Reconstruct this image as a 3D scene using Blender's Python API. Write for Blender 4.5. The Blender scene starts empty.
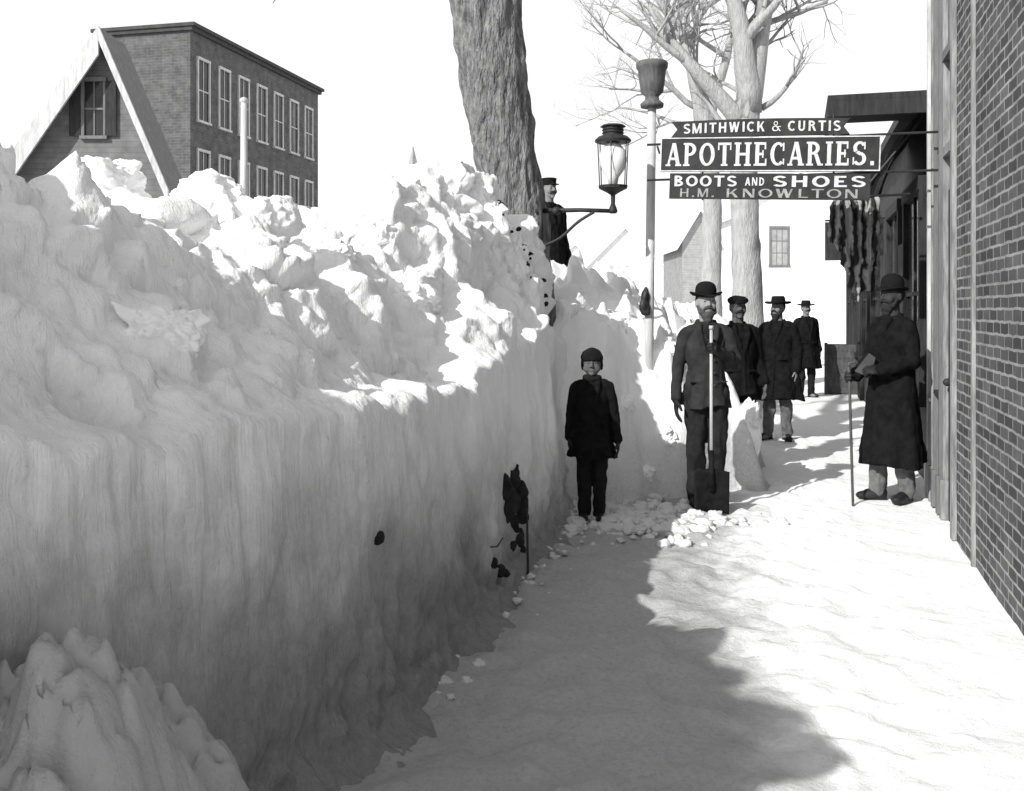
import bpy, bmesh, math, random
import numpy as np
from mathutils import Vector, Matrix, noise
from mathutils.bvhtree import BVHTree
RN=random.Random(11)
C=bpy.context.scene.collection
rad=math.radians
F=1000.0; HY=309.0; CH=1.6
def W(px,py,Y): return Vector(((px-512)/F*Y, Y, CH-(py-HY)/F*Y))

# ---------------------------------------------------------------- materials
def newmat(name):
    m=bpy.data.materials.new(name); m.use_nodes=True
    nt=m.node_tree; b=nt.nodes['Principled BSDF']; return m,nt,b
def N(nt,t,**k):
    n=nt.nodes.new(t)
    for a,v in k.items():
        if a in n.inputs.keys(): n.inputs[a].default_value=v
        else: setattr(n,a,v)
    return n
def g(v): return (v,v,v,1)
def ramp(nt,fac,stops):
    r=nt.nodes.new('ShaderNodeValToRGB'); e=r.color_ramp.elements
    e[0].position=stops[0][0]; e[0].color=g(stops[0][1]); e[1].position=stops[-1][0]; e[1].color=g(stops[-1][1])
    for p,c in stops[1:-1]:
        x=e.new(p); x.color=g(c)
    nt.links.new(fac,r.inputs[0]); return r.outputs[0]
def simple(name,lo,hi,scale=8,rough=.8,bump=.2,bscale=60,stretch=(1,1,1),metal=0,dist=.01,spec=.3):
    m,nt,b=newmat(name); tc=N(nt,'ShaderNodeTexCoord')
    mp=N(nt,'ShaderNodeMapping'); mp.inputs['Scale'].default_value=stretch
    nt.links.new(tc.outputs['Object'],mp.inputs[0])
    n=N(nt,'ShaderNodeTexNoise',Scale=scale,Detail=8.0,Roughness=.65); nt.links.new(mp.outputs[0],n.inputs['Vector'])
    nt.links.new(ramp(nt,n.outputs[0],[(.3,lo),(.7,hi)]),b.inputs['Base Color'])
    b.inputs['Roughness'].default_value=rough; b.inputs['Metallic'].default_value=metal; b.inputs['Specular IOR Level'].default_value=spec
    n2=N(nt,'ShaderNodeTexNoise',Scale=bscale,Detail=6.0); nt.links.new(mp.outputs[0],n2.inputs['Vector'])
    bp=N(nt,'ShaderNodeBump',Strength=bump,Distance=dist); nt.links.new(n2.outputs[0],bp.inputs['Height'])
    nt.links.new(bp.outputs[0],b.inputs['Normal']); return m
def snowmat(name,dirt=0.5,top=.93,zlo=.15,zhi=1.5,yk=0.0,b1=.4,b2_=.3,scr=0,path=False):  # dirt: masked tone, carries the shade painted on bank wall and path
    m,nt,b=newmat(name); tc=N(nt,'ShaderNodeTexCoord'); O=tc.outputs['Object']
    sx=N(nt,'ShaderNodeSeparateXYZ'); nt.links.new(O,sx.inputs[0])
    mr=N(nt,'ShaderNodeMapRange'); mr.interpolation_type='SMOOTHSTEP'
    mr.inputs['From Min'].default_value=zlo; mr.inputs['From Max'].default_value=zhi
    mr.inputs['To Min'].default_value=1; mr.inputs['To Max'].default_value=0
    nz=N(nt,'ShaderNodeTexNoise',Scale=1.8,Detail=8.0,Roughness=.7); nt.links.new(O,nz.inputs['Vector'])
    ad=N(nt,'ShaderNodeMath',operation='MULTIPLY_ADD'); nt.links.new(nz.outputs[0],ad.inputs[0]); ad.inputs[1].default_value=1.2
    if path:   # trodden strip across the sidewalk, with the bank's shadow painted into its tone
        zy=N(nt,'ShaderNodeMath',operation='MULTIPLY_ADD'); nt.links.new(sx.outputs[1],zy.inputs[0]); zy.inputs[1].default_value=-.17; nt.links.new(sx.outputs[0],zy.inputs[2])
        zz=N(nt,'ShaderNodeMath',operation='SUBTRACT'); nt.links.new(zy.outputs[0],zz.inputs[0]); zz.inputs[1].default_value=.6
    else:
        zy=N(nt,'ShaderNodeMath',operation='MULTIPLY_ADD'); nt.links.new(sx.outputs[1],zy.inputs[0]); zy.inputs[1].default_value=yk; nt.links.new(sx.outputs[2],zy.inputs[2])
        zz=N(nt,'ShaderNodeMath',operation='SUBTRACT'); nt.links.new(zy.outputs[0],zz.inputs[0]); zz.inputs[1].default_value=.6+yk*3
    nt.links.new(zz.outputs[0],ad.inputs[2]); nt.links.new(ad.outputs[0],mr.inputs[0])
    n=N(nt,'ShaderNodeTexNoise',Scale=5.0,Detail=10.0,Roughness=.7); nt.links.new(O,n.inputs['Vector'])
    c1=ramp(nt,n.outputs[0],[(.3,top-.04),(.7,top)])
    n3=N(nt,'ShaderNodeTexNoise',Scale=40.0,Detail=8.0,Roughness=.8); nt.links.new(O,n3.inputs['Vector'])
    c2=ramp(nt,n3.outputs[0],[(.25,dirt*.65),(.5,dirt*1.0),(.75,dirt*1.15)])  # dirt is the masked tone; on bank wall and path it carries painted shade
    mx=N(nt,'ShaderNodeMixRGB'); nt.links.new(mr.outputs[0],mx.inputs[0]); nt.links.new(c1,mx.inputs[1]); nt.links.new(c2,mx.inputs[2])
    nt.links.new(mx.outputs[0],b.inputs['Base Color']); b.inputs['Roughness'].default_value=.8
    b.inputs['Specular IOR Level'].default_value=.12
    n4=N(nt,'ShaderNodeTexNoise',Scale=11.0,Detail=12.0,Roughness=.68); nt.links.new(O,n4.inputs['Vector'])
    bp=N(nt,'ShaderNodeBump',Strength=b1,Distance=.04); nt.links.new(n4.outputs[0],bp.inputs['Height'])
    n5=N(nt,'ShaderNodeTexNoise',Scale=110.0,Detail=5.0); nt.links.new(O,n5.inputs['Vector'])
    b2=N(nt,'ShaderNodeBump',Strength=b2_,Distance=.006); nt.links.new(n5.outputs[0],b2.inputs['Height']); nt.links.new(bp.outputs[0],b2.inputs['Normal'])
    last=b2
    if scr:
        mp=N(nt,'ShaderNodeMapping'); mp.inputs['Scale'].default_value=(26,26,1.7); mp.inputs['Rotation'].default_value=(rad(12),0,0); nt.links.new(O,mp.inputs[0])
        n6=N(nt,'ShaderNodeTexNoise',Scale=1.0,Detail=10.0,Roughness=.65,Distortion=.2); nt.links.new(mp.outputs[0],n6.inputs['Vector'])
        b3=N(nt,'ShaderNodeBump',Strength=scr,Distance=.018); nt.links.new(n6.outputs[0],b3.inputs['Height']); nt.links.new(b2.outputs[0],b3.inputs['Normal']); last=b3
    nt.links.new(last.outputs[0],b.inputs['Normal']); return m
def brickmat(name,c1,c2,mo,s=1.0):
    m,nt,b=newmat(name); tc=N(nt,'ShaderNodeTexCoord'); sx=N(nt,'ShaderNodeSeparateXYZ'); nt.links.new(tc.outputs['Object'],sx.inputs[0])
    a=N(nt,'ShaderNodeMath',operation='ADD'); nt.links.new(sx.outputs[0],a.inputs[0]); nt.links.new(sx.outputs[1],a.inputs[1])
    cb=N(nt,'ShaderNodeCombineXYZ'); nt.links.new(a.outputs[0],cb.inputs[0]); nt.links.new(sx.outputs[2],cb.inputs[1])
    br=N(nt,'ShaderNodeTexBrick',Scale=1.0); br.inputs['Brick Width'].default_value=.21*s; br.inputs['Row Height'].default_value=.07*s
    br.inputs['Mortar Size'].default_value=.008*s; br.inputs['Color1'].default_value=g(c1); br.inputs['Color2'].default_value=g(c2); br.inputs['Mortar'].default_value=g(mo)
    nd=N(nt,'ShaderNodeTexNoise',Scale=9.0,Detail=3.0); nt.links.new(tc.outputs['Object'],nd.inputs['Vector'])
    vm=N(nt,'ShaderNodeVectorMath',operation='MULTIPLY_ADD'); nt.links.new(nd.outputs['Color'],vm.inputs[0]); vm.inputs[1].default_value=(.02,.02,.0); nt.links.new(cb.outputs[0],vm.inputs[2])
    nt.links.new(vm.outputs[0],br.inputs['Vector'])
    n=N(nt,'ShaderNodeTexNoise',Scale=3.0,Detail=10.0,Roughness=.75); nt.links.new(tc.outputs['Object'],n.inputs['Vector'])
    mx=N(nt,'ShaderNodeMixRGB',blend_type='MULTIPLY'); mx.inputs[0].default_value=1; nt.links.new(br.outputs[0],mx.inputs[1])
    nt.links.new(ramp(nt,n.outputs[0],[(.3,.3),(.7,1.0)]),mx.inputs[2]); nt.links.new(mx.outputs[0],b.inputs['Base Color'])
    bp=N(nt,'ShaderNodeBump',Strength=.8,Distance=.012); bp.invert=True; nt.links.new(br.outputs['Fac'],bp.inputs['Height']); nt.links.new(bp.outputs[0],b.inputs['Normal'])
    b.inputs['Roughness'].default_value=.9; return m
def boardmat(name,lo,hi,per=.12):
    m,nt,b=newmat(name); tc=N(nt,'ShaderNodeTexCoord'); sx=N(nt,'ShaderNodeSeparateXYZ'); nt.links.new(tc.outputs['Object'],sx.inputs[0])
    d=N(nt,'ShaderNodeMath',operation='DIVIDE'); nt.links.new(sx.outputs[2],d.inputs[0]); d.inputs[1].default_value=per
    f=N(nt,'ShaderNodeMath',operation='FRACT'); nt.links.new(d.outputs[0],f.inputs[0])
    n=N(nt,'ShaderNodeTexNoise',Scale=4.0,Detail=8.0); nt.links.new(tc.outputs['Object'],n.inputs['Vector'])
    mx=N(nt,'ShaderNodeMixRGB',blend_type='MULTIPLY'); mx.inputs[0].default_value=1
    nt.links.new(ramp(nt,n.outputs[0],[(.3,lo),(.7,hi)]),mx.inputs[1]); nt.links.new(ramp(nt,f.outputs[0],[(0,.45),(.12,1),(1,.95)]),mx.inputs[2])
    nt.links.new(mx.outputs[0],b.inputs['Base Color']); b.inputs['Roughness'].default_value=.7; return m
M={}
M['snowbank']=snowmat('snow_bank_material',.28,.97,.36,1.46,.12,.45,.35,.9)  # wall shade put into the colour, darker low down and near the camera
M['snowfar']=snowmat('far_snow_bank_material',.70,.96,.0,.8,0,.45,.3,.2)
M['snowgrey']=snowmat('grey_snow_mound_material',.30,.42,.0,.8,0,.6,.4,0)  # grey mound snow, darker towards the bottom
M['snow']=snowmat('clean_snow',.92,.97,-.5,-.2)
M['ground']=snowmat('trodden_shaded_snow',.43,.95,.0,.70,0,.6,.4,path=True)  # path tone mixes treading with painted-in bank shadow
M['rubble']=snowmat('crumbled_snow',.6,.75,-.3,.2,0,.4,.4)
M['bark']=simple('tree_bark',.07,.32,9,.95,1.0,16,(2.6,2.6,.7),dist=.07)
M['barklight']=simple('pale_bark',.27,.46,6,.95,.8,14,(3,3,.6),dist=.04)
M['iron']=simple('black_iron',.015,.04,20,.55,.2,80)
M['steel']=simple('dark_steel',.006,.02,14,.9,.2,60,spec=.05)
M['woodpole']=simple('pale_wood_pole',.35,.55,10,.7,.3,40,(6,6,.6))
M['paint']=simple('weathered_white_paint',.35,.68,5,.7,.3,30,(3,3,.5))
M['trim']=simple('worn_trim_paint',.10,.38,7,.8,.4,30,(4,4,.5))
M['dimletter']=simple('faded_letter_paint',.20,.42,18,.8,.1,40)
M['paintgrey']=simple('grey_paint',.10,.2,5,.7,.3,30,(3,3,.5))
M['darkwood']=simple('dark_painted_wood',.014,.045,6,.8,.4,30,(4,4,.5))
M['dirt']=simple('frozen_dirt',.008,.03,20,.95,.8,60)
M['crate']=simple('old_crate_wood',.05,.12,8,.85,.4,30,(3,3,.6))
M['glass']=simple('dark_window_glass',.015,.04,2,.12,.02,5)
M['glassfar']=simple('hazed_window_glass',.2,.4,2,.3,.02,5)  # glass paled, distance haze put into its colour
M['opal']=simple('opal_glass',.85,.95,4,.25,.02,10)
M['signblack']=simple('black_sign_paint',.010,.035,8,.6,.2,40)
M['signwhite']=simple('white_letter_paint',.42,.76,18,.6,.1,40)
M['mortar']=simple('weathered_mortar_wood',.07,.17,10,.7,.4,30,(4,4,.6))
M['brickfar']=brickmat('old_brick',.12,.16,.20,1.3)
M['bricknear']=brickmat('near_brick',.045,.15,.42,1.0)
M['clap']=boardmat('white_clapboard',.8,.9)
M['clapgrey']=boardmat('grey_clapboard',.10,.18)
M['clappale']=boardmat('hazed_grey_clapboard',.26,.38)  # grey boards paled with painted-in distance haze
M['clapdark']=boardmat('dark_clapboard',.015,.04,.18)
M['roof']=simple('dark_roof',.04,.08,5,.9,.3,20)
M['skin']=simple('skin',.17,.25,7,.9,.1,60,spec=.1)
M['skinlight']=simple('fair_skin',.24,.34,7,.9,.1,60,spec=.1)
M['skinshade']=simple('shaded_skin',.08,.13,7,.9,.1,60,spec=.1)  # skin copy with the shade on the face put into its colour
M['skindark']=simple('deep_shaded_skin',.035,.06,7,.9,.1,60,spec=.1)  # darkest skin copy, shaded side of the face painted in
M['eye']=simple('dark_eye',.02,.04,9,.6,.0,60)
M['hair']=simple('dark_hair',.015,.04,40,.9,.5,90,spec=.1)
M['beard']=simple('grey_beard',.04,.11,40,.9,.5,90,spec=.1)
M['clothblack']=simple('black_wool',.005,.014,14,1,.4,120,spec=.08)
M['clothgrey']=simple('grey_wool',.020,.045,9,1,.5,120,spec=.08)
M['clothbrown']=simple('dark_grey_trousers',.012,.028,12,1,.4,120,spec=.1)
M['clothlight']=simple('light_grey_trousers',.08,.18,12,.95,.4,120)
M['clothdark']=simple('dark_wool',.01,.022,14,1,.4,120,spec=.08)
M['leather']=simple('black_leather',.008,.02,12,.6,.2,60)
M['felt']=simple('black_felt',.007,.016,12,1,.2,120,spec=.1)
M['paper']=simple('grey_paper',.03,.06,5,.8,.1,60)
m,nt,b=newmat('striped_cloth'); tc=N(nt,'ShaderNodeTexCoord'); wv=N(nt,'ShaderNodeTexWave',Scale=3.4,Distortion=4.0,Detail=3.0); wv.inputs['Detail Scale'].default_value=2.0; wv.bands_direction='X'
nt.links.new(tc.outputs['Object'],wv.inputs['Vector']); nt.links.new(ramp(nt,wv.outputs[1],[(.3,.015),(.8,.34)]),b.inputs['Base Color']); b.inputs['Roughness'].default_value=.9
M['stripe']=m

# ---------------------------------------------------------------- mesh builder
class MB:
    def __init__(s): s.v=[]; s.f=[]; s.M=Matrix.Identity(4)
    def add(s,vs,fs):
        o=len(s.v); s.v+= [s.M@Vector(p) for p in vs]; s.f+=[tuple(i+o for i in q) for q in fs]; return s
    def box(s,x0,x1,y0,y1,z0,z1):
        return s.add([(x0,y0,z0),(x1,y0,z0),(x1,y1,z0),(x0,y1,z0),(x0,y0,z1),(x1,y0,z1),(x1,y1,z1),(x0,y1,z1)],
            [(0,3,2,1),(4,5,6,7),(0,1,5,4),(1,2,6,5),(2,3,7,6),(3,0,4,7)])
    def loft(s,rings,cap=True):
        n=len(rings[0]); vs=[p for r in rings for p in r]; fs=[]
        for i in range(len(rings)-1):
            for j in range(n): fs.append((i*n+j,i*n+(j+1)%n,(i+1)*n+(j+1)%n,(i+1)*n+j))
        if cap: fs.append(tuple(range(n))[::-1]); fs.append(tuple((len(rings)-1)*n+j for j in range(n)))
        return s.add(vs,fs)
    def turn(s,prof,n=20,c=(0,0,0),sx=1,sy=1):
        return s.loft([[ (c[0]+r*sx*math.cos(2*math.pi*j/n), c[1]+r*sy*math.sin(2*math.pi*j/n), c[2]+z) for j in range(n)] for r,z in prof])
    def tube(s,pts,rs,n=10,caps=False):
        pts=[Vector(p) for p in pts]; rings=[]; up=None
        T=[(pts[min(i+1,len(pts)-1)]-pts[max(i-1,0)]).normalized() for i in range(len(pts))]
        a=T[0].orthogonal().normalized()
        for p,t,r in zip(pts,T,rs):
            a=(a-t*a.dot(t)).normalized(); b=t.cross(a)
            rings.append([p+(a*math.cos(2*math.pi*j/n)+b*math.sin(2*math.pi*j/n))*r for j in range(n)])
        s.loft(rings)
        if caps:
            for p,r in zip(pts,rs): s.ell(p,(r,r,r),8,6)
        return s
    def ell(s,c,r,n=14,m=9,rot=None):
        c=Vector(c); vs=[];fs=[]
        for i in range(1,m):
            th=math.pi*i/m
            for j in range(n):
                q=Vector((r[0]*math.sin(th)*math.cos(2*math.pi*j/n),r[1]*math.sin(th)*math.sin(2*math.pi*j/n),r[2]*math.cos(th)))
                if rot: q=rot@q
                vs.append(c+q)
        a=Vector((0,0,r[2])); 
        if rot: a=rot@a
        vs+= [c+a,c-a]; t=len(vs)-2
        for i in range(m-2):
            for j in range(n): fs.append((i*n+j,(i+1)*n+j,(i+1)*n+(j+1)%n,i*n+(j+1)%n))
        for j in range(n):
            fs.append((t,j,(j+1)%n)); fs.append((t+1,(m-2)*n+(j+1)%n,(m-2)*n+j))
        return s.add(vs,fs)
    def mesh(s,name,recalc=True):
        me=bpy.data.meshes.new(name); me.from_pydata([tuple(p) for p in s.v],[],s.f); me.update()
        if recalc:
            bm=bmesh.new(); bm.from_mesh(me); bmesh.ops.recalc_face_normals(bm,faces=bm.faces); bm.to_mesh(me); bm.free()
        return me
def tag(o,label=None,category=None,group=None,kind=None):
    if label: o['label']=label
    if category: o['category']=category
    if group: o['group']=group
    if kind: o['kind']=kind
def mk(name,mb,mat,parent=None,smooth=False,voxel=None,sm=2,wr=0,loc=None,rz=None,recalc=True,**k):
    me=mb.mesh(name,recalc) if isinstance(mb,MB) else mb
    o=bpy.data.objects.new(name,me); C.objects.link(o)
    if voxel:
        r=o.modifiers.new('r','REMESH'); r.mode='VOXEL'; r.voxel_size=voxel
        if sm: q=o.modifiers.new('s','SMOOTH'); q.factor=.5; q.iterations=sm
        dg=bpy.context.evaluated_depsgraph_get(); dg.update()
        nm=bpy.data.meshes.new_from_object(o.evaluated_get(dg)); o.modifiers.clear(); o.data=nm; nm.name=name; smooth=True
        if wr:
            nm.update(); nn=[v.normal.copy() for v in nm.vertices]
            for v,n_ in zip(nm.vertices,nn):
                p=v.co; d=noise.noise(Vector((p.x*11,p.y*11,p.z*6)))*.6+noise.noise(Vector((p.x*24+5,p.y*24,p.z*15)))*.4
                v.co=p+n_*d*wr
    o.data.materials.clear(); o.data.materials.append(M[mat])
    if smooth:
        for p in o.data.polygons: p.use_smooth=True
    if parent: o.parent=parent
    if loc is not None: o.location=loc
    if rz is not None: o.rotation_euler=(0,0,rz)
    tag(o,**k); return o
def empty(name,loc,rz=0,**k):
    e=bpy.data.objects.new(name,None); C.objects.link(e); e.location=loc; e.rotation_euler=(0,0,rz); e.empty_display_size=.3; tag(e,**k); return e
def catmull(P,n):
    P=[Vector(p) for p in P]; out=[]
    for i in range(len(P)-1):
        a=P[max(i-1,0)];b_=P[i];c=P[i+1];d=P[min(i+2,len(P)-1)]
        for k in range(n):
            t=k/n; out.append(.5*((2*b_)+(c-a)*t+(2*a-5*b_+4*c-d)*t*t+(3*b_-a-3*c+d)*t**3))
    out.append(P[-1]); return out

# ---------------------------------------------------------------- snow displacement fields
def warp(q,a):
    return q+Vector((noise.noise(q*1.3),noise.noise(q*1.3+Vector((9,0,0))),noise.noise(q*1.3+Vector((0,7,0)))))*a
def clump(p,s,wp=.3):
    q=warp(p*s,wp); d,P=noise.voronoi(q); e=min(1,(d[1]-d[0])*1.9); c=P[0]
    h=.55+.75*noise.cell(c*17.3+Vector((.3,.7,.1)))
    return math.sqrt(max(0,e*(2-e)))*h
def blk(p,s,wp=.25,k=3.0,tilt=.9):
    """flat topped broken blocks with bevelled edges and random tilt"""
    q=warp(p*s,wp); d,P=noise.voronoi(q); e=min(1,(d[1]-d[0])*k); e=e*e*(3-2*e); c=P[0]
    h=.35+.9*noise.cell(c*17.3+Vector((.3,.7,.1)))
    t=Vector((noise.cell(c*13.1+Vector((.5,0,0)))-.5,noise.cell(c*7.7+Vector((3,1,2)))-.5,noise.cell(c*5.3+Vector((0,.4,0)))-.5))
    return e*(h+tilt*t.dot(q-c))
def crumb(p,k=1.0):
    return .5*clump(p,7)+.25*clump(p,16)+.5*noise.fractal(p*8,1,2,3)
def top_d(p):
    return .22*(blk(p,1.25,.28,3.0,.9)-.5)+.085*(blk(p+Vector((5,1,2)),2.6,.3,2.7,.8)-.5)+.030*(blk(p,6.0,.3,2.4,.8)-.5)+.012*(blk(p,14,.3,2.2)-.5)+.09*noise.fractal(p*1.0,1,2,2)+.030*noise.fractal(p*6,.9,2,5)

# ---------------------------------------------------------------- ground
def lin(a,b,s): return list(np.arange(a,b,s))
xs=[-400,-200,-100,-50,-25,-12,-6]+lin(-3,6.5,.033)+[7,8,10,14,20,40,80,160,400]
ys=[-200,-80,-30,-10,-3,0]+lin(1.5,12,.033)+lin(12,26,.15)+[28,32,40,55,80,140,240,500]
vs=[];fs=[]
for y in ys:
    for x in xs:
        z=0
        if -3.2<x<8 and 1<y<26:
            p=Vector((x,y,0)); tr=max(0,min(1,(1.5+.2*y-x)/1.0))*.85+.15
            z=.028*noise.fractal(p*1.2,1,2,2)+tr*.026*noise.fractal(p*5,1,2,4)
            d=noise.voronoi(warp(p*3.4,.4))[0]; z-= tr*.036*max(0,1-d[0]*2.4)
            z+=tr*.028*max(0,noise.noise(p*8+Vector((3,3,3))))
        vs.append((x,y,z))
nx=len(xs)
for j in range(len(ys)-1):
    for i in range(nx-1): fs.append((j*nx+i,j*nx+i+1,(j+1)*nx+i+1,(j+1)*nx+i))
me=bpy.data.meshes.new('ground'); me.from_pydata(vs,[],fs); me.update()
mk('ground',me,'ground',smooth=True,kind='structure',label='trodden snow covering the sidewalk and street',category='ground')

# ---------------------------------------------------------------- main snow bank
base=[(-2.0,-2.2),(-1.6,-.6),(-1.28,1.0),(-1.0,2.2),(-.74,3.1),(-.42,4.11),(-.12,5.5),(.25,7.0),(.37,7.7),(.5,8.6),(.9,10.3),(1.5,13),(2.4,17)]
Rz=  [1.4,1.4,1.45,1.45,1.42,1.36,1.40,1.58,1.62,1.5,1.4,1.3,1.2]
Kz=  [3.3,3.3,3.25,2.66,2.25,2.20,2.15,2.78,2.62,2.3,2.1,2.0,1.9]  # unseen near end raised and pulled in to cast shadow over the path
Cv=  [.8,.8,.8,.95,1.1,1.05,1.0,.74,.50,.7,1.0,1.0,1.0]
pp=[(x,y,0) for x,y in base]; nseg=64
cur=catmull(pp,nseg)
def pf(A): return [p.x for p in catmull([(a,0,0) for a in A],nseg)]
RR,KK,CC=pf(Rz),pf(Kz),pf(Cv)
ctl_n=[8,8,22,20,14,34,40,16,12,8,6,4]
rows=[]
for i,p in enumerate(cur):
    t=(cur[min(i+1,len(cur)-1)]-cur[max(i-1,0)]).normalized()
    inw=Vector((-t.y,t.x,0)); R_,K_,c_=RR[i],KK[i],CC[i]
    K2=K_+.09*noise.noise(Vector((i*.05,3,1)))
    ctl=[(-.24,-.05),(-.09,.015),(-.01,.11),(.02,.5*R_),(.05,.90*R_),(.16,R_),(.5*c_+.02,R_+.56*(K2-R_)),(c_,K2),(c_+.5,K2-.10),(c_+1.1,K2-.45),(2.9,1.2),(4.2,.3),(5,-.2)]
    row=[]
    for k in range(len(ctl)-1):
        for q in range(ctl_n[k]):
            u=q/ctl_n[k]; v=ctl[k][0]*(1-u)+ctl[k+1][0]*u; z=ctl[k][1]*(1-u)+ctl[k+1][1]*u
            row.append(p+inw*v+Vector((0,0,z)))
    rows.append(row)
G=np.array([[tuple(q) for q in r] for r in rows]); du=np.gradient(G,axis=0); dv=np.gradient(G,axis=1)
for _ in range(4):
    G[:,1:-1]=(G[:,:-2]+G[:,1:-1]*2+G[:,2:])/4
Nn=np.cross(dv,du); Nn/= (np.linalg.norm(Nn,axis=2,keepdims=True)+1e-9)
for _ in range(30):
    Nn[:,1:-1]=(Nn[:,:-2]+Nn[:,1:-1]*2+Nn[:,2:])/4
Nn/= (np.linalg.norm(Nn,axis=2,keepdims=True)+1e-9)
if Nn[100,40,0]<0: Nn=-Nn
vs=[];fs=[]; ni,nj=G.shape[:2]; JF=16
for i in range(ni):
    for j in range(nj):
        p=Vector(G[i,j]); z=p.z; R_=RR[i]
        w=min(1,max(0,(z-R_*.88+.14*noise.noise(Vector((p.y*3.5,0,4))))/.16)) if j<140 else 1
        if j<JF: w=0
        sl=top_d(p) if w>0 else 0
        st=0
        if w<1:
            st=.007*noise.noise(Vector((p.y*26+p.z*1.5,p.z*1.0,5)))+.030*noise.fractal(p*1.1,1,2,2)+.012*noise.fractal(p*4,.9,2,5)+.006*noise.fractal(p*18,.9,2,2)
            st+=.020*(blk(Vector((p.x,p.y+p.z*.2,p.z*.4)),2.6,.15,7.0,1.0)-.5)+.010*(blk(Vector((p.x,p.y,p.z*.3)),6.5,.2,4.0,.7)-.5)
        if j<JF+14:
            u=(JF+14-j)/(JF+14); st+=.05*crumb(p)*math.sin(math.pi*min(1,u*1.1))
        p=p+Vector(Nn[i,j])*(sl*w+st*(1-w)); vs.append(tuple(p))
for i in range(ni-1):
    for j in range(nj-1): fs.append((i*nj+j,(i+1)*nj+j,(i+1)*nj+j+1,i*nj+j+1))
me=bpy.data.meshes.new('snow_bank'); me.from_pydata(vs,[],fs); me.update()
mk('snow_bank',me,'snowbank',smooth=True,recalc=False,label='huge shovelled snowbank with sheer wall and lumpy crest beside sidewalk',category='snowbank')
TREES=[BVHTree.FromPolygons(vs,fs)]
def hit(px,py,dflt=None):
    d=Vector(((px-512)/F,1,-(py-HY)/F)).normalized(); best=None
    for t in TREES:
        r=t.ray_cast(Vector((0,0,CH)),d)
        if r[0] is not None and (best is None or r[3]<best[3]): best=r
    return best[0] if best else (W(px,py,dflt) if dflt else None)

# far bank (height field)
poly=np.array([(.2,8.2),(.62,8.22),(1.0,8.3),(1.9,8.75),(2.25,8.9),(2.38,9.5),(2.55,10.5),(3.0,13),(4.6,18),(7.5,28),(12,45),(8.5,46),(4,28),(1,18),(-.8,13),(-1.5,9.8),(-.6,8.5)])
def sdist(x,y):
    n=len(poly); ins=False; best=1e9
    for i in range(n):
        ax,ay=poly[i]; bx,by=poly[(i+1)%n]
        if (ay>y)!=(by>y) and x<(bx-ax)*(y-ay)/(by-ay)+ax: ins=not ins
        dx,dy=bx-ax,by-ay; t=max(0,min(1,((x-ax)*dx+(y-ay)*dy)/(dx*dx+dy*dy)))
        best=min(best,math.hypot(x-ax-dx*t,y-ay-dy*t))
    return best if ins else -best
xs=lin(-1.6,3.2,.028)+lin(3.2,13,.2); ys=lin(7.9,11.5,.028)+lin(11.5,20,.15)+lin(20,47,.6)
vs=[];ok=[]
for y in ys:
    for x in xs:
        p=Vector((x,y,0)); d=sdist(x,y); 
        if d>-.6: d+=.12*noise.fractal(p*2,1,2,3)
        h=np.interp(x,[.3,.9,1.4,1.75,2.0,2.35],[1.62,1.52,1.42,1.12,.95,.90]) if y<10 else np.interp(x-(y-10)*.28,[.3,1.2,2.4],[1.7,1.45,.95])
        wd=.60 if x<1.8 else .40
        u=max(0,min(1,(d+.02)/wd)); f=math.sin(u*math.pi/2)*.6+u*.4
        z=h*f+ (.45*min(1,max(0,d-.5)/.8) if x<1.5 else 0)
        if d>-.05: z+=f*(.24*(blk(p,1.9,.3,2.8,.8)-.5)+.12*(blk(p,4.0,.3,2.6)-.5)+.05*(clump(p,9)-.5)+.08*noise.fractal(p*2.5,1,2,5))
        if d<-.05: z=-.15
        vs.append((x,y,z)); ok.append(d>-.3)
nx=len(xs); fs=[]
for j in range(len(ys)-1):
    for i in range(nx-1):
        q=(j*nx+i,j*nx+i+1,(j+1)*nx+i+1,(j+1)*nx+i)
        if any(ok[k] for k in q): fs.append(q)
me=bpy.data.meshes.new('snow_bank'); me.from_pydata(vs,[],fs); me.update()
mk('snow_bank',me,'snowfar',smooth=True,label='lower rounded snowbank behind the boy and shoveller',category='snowbank')
FARB=BVHTree.FromPolygons(vs,fs)

def lump(c,r,seed,flat=1.0,name='snow_block',label=None,mat='snow',group=None,sub=6,parent=None,cat='snow block',amp=1.0,bvh=False,fine=1.0):
    bm=bmesh.new(); bmesh.ops.create_icosphere(bm,subdivisions=sub,radius=1); o3=Vector((seed*3.7,seed*1.3,seed))
    for v in bm.verts:
        n_=v.co.copy(); m_=max(abs(n_.x),abs(n_.y),abs(n_.z)); q=n_*(.68+.32/m_*.75)
        q=q*(1+amp*(.22*(blk(n_+o3,1.1,.3,3)-.5)+fine*.09*(blk(n_+o3,2.6,.3,2.6)-.5)+fine*.03*(blk(n_+o3,6,.3,2.4)-.5)+.14*noise.fractal(n_*1.1+o3,1,2,2)+.04*fine*noise.fractal(n_*5+o3,1,2,5)))
        v.co=Vector((q.x*r[0],q.y*r[1],q.z*r[2]*flat))
    me=bpy.data.meshes.new(name); bm.to_mesh(me); bm.free()
    o=mk(name,me,mat,smooth=True,recalc=False,label=label,category=cat,group=group,parent=parent); o.location=c
    o.rotation_euler=(RN.uniform(-.3,.3),RN.uniform(-.3,.3),RN.uniform(0,6))
    if bvh:
        mw=Matrix.LocRotScale(o.location,o.rotation_euler,None); TREES.append(BVHTree.FromPolygons([mw@v.co for v in me.vertices],[tuple(p.vertices) for p in me.polygons]))
    return o
GB='snow blocks heaped on the bank'
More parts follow.
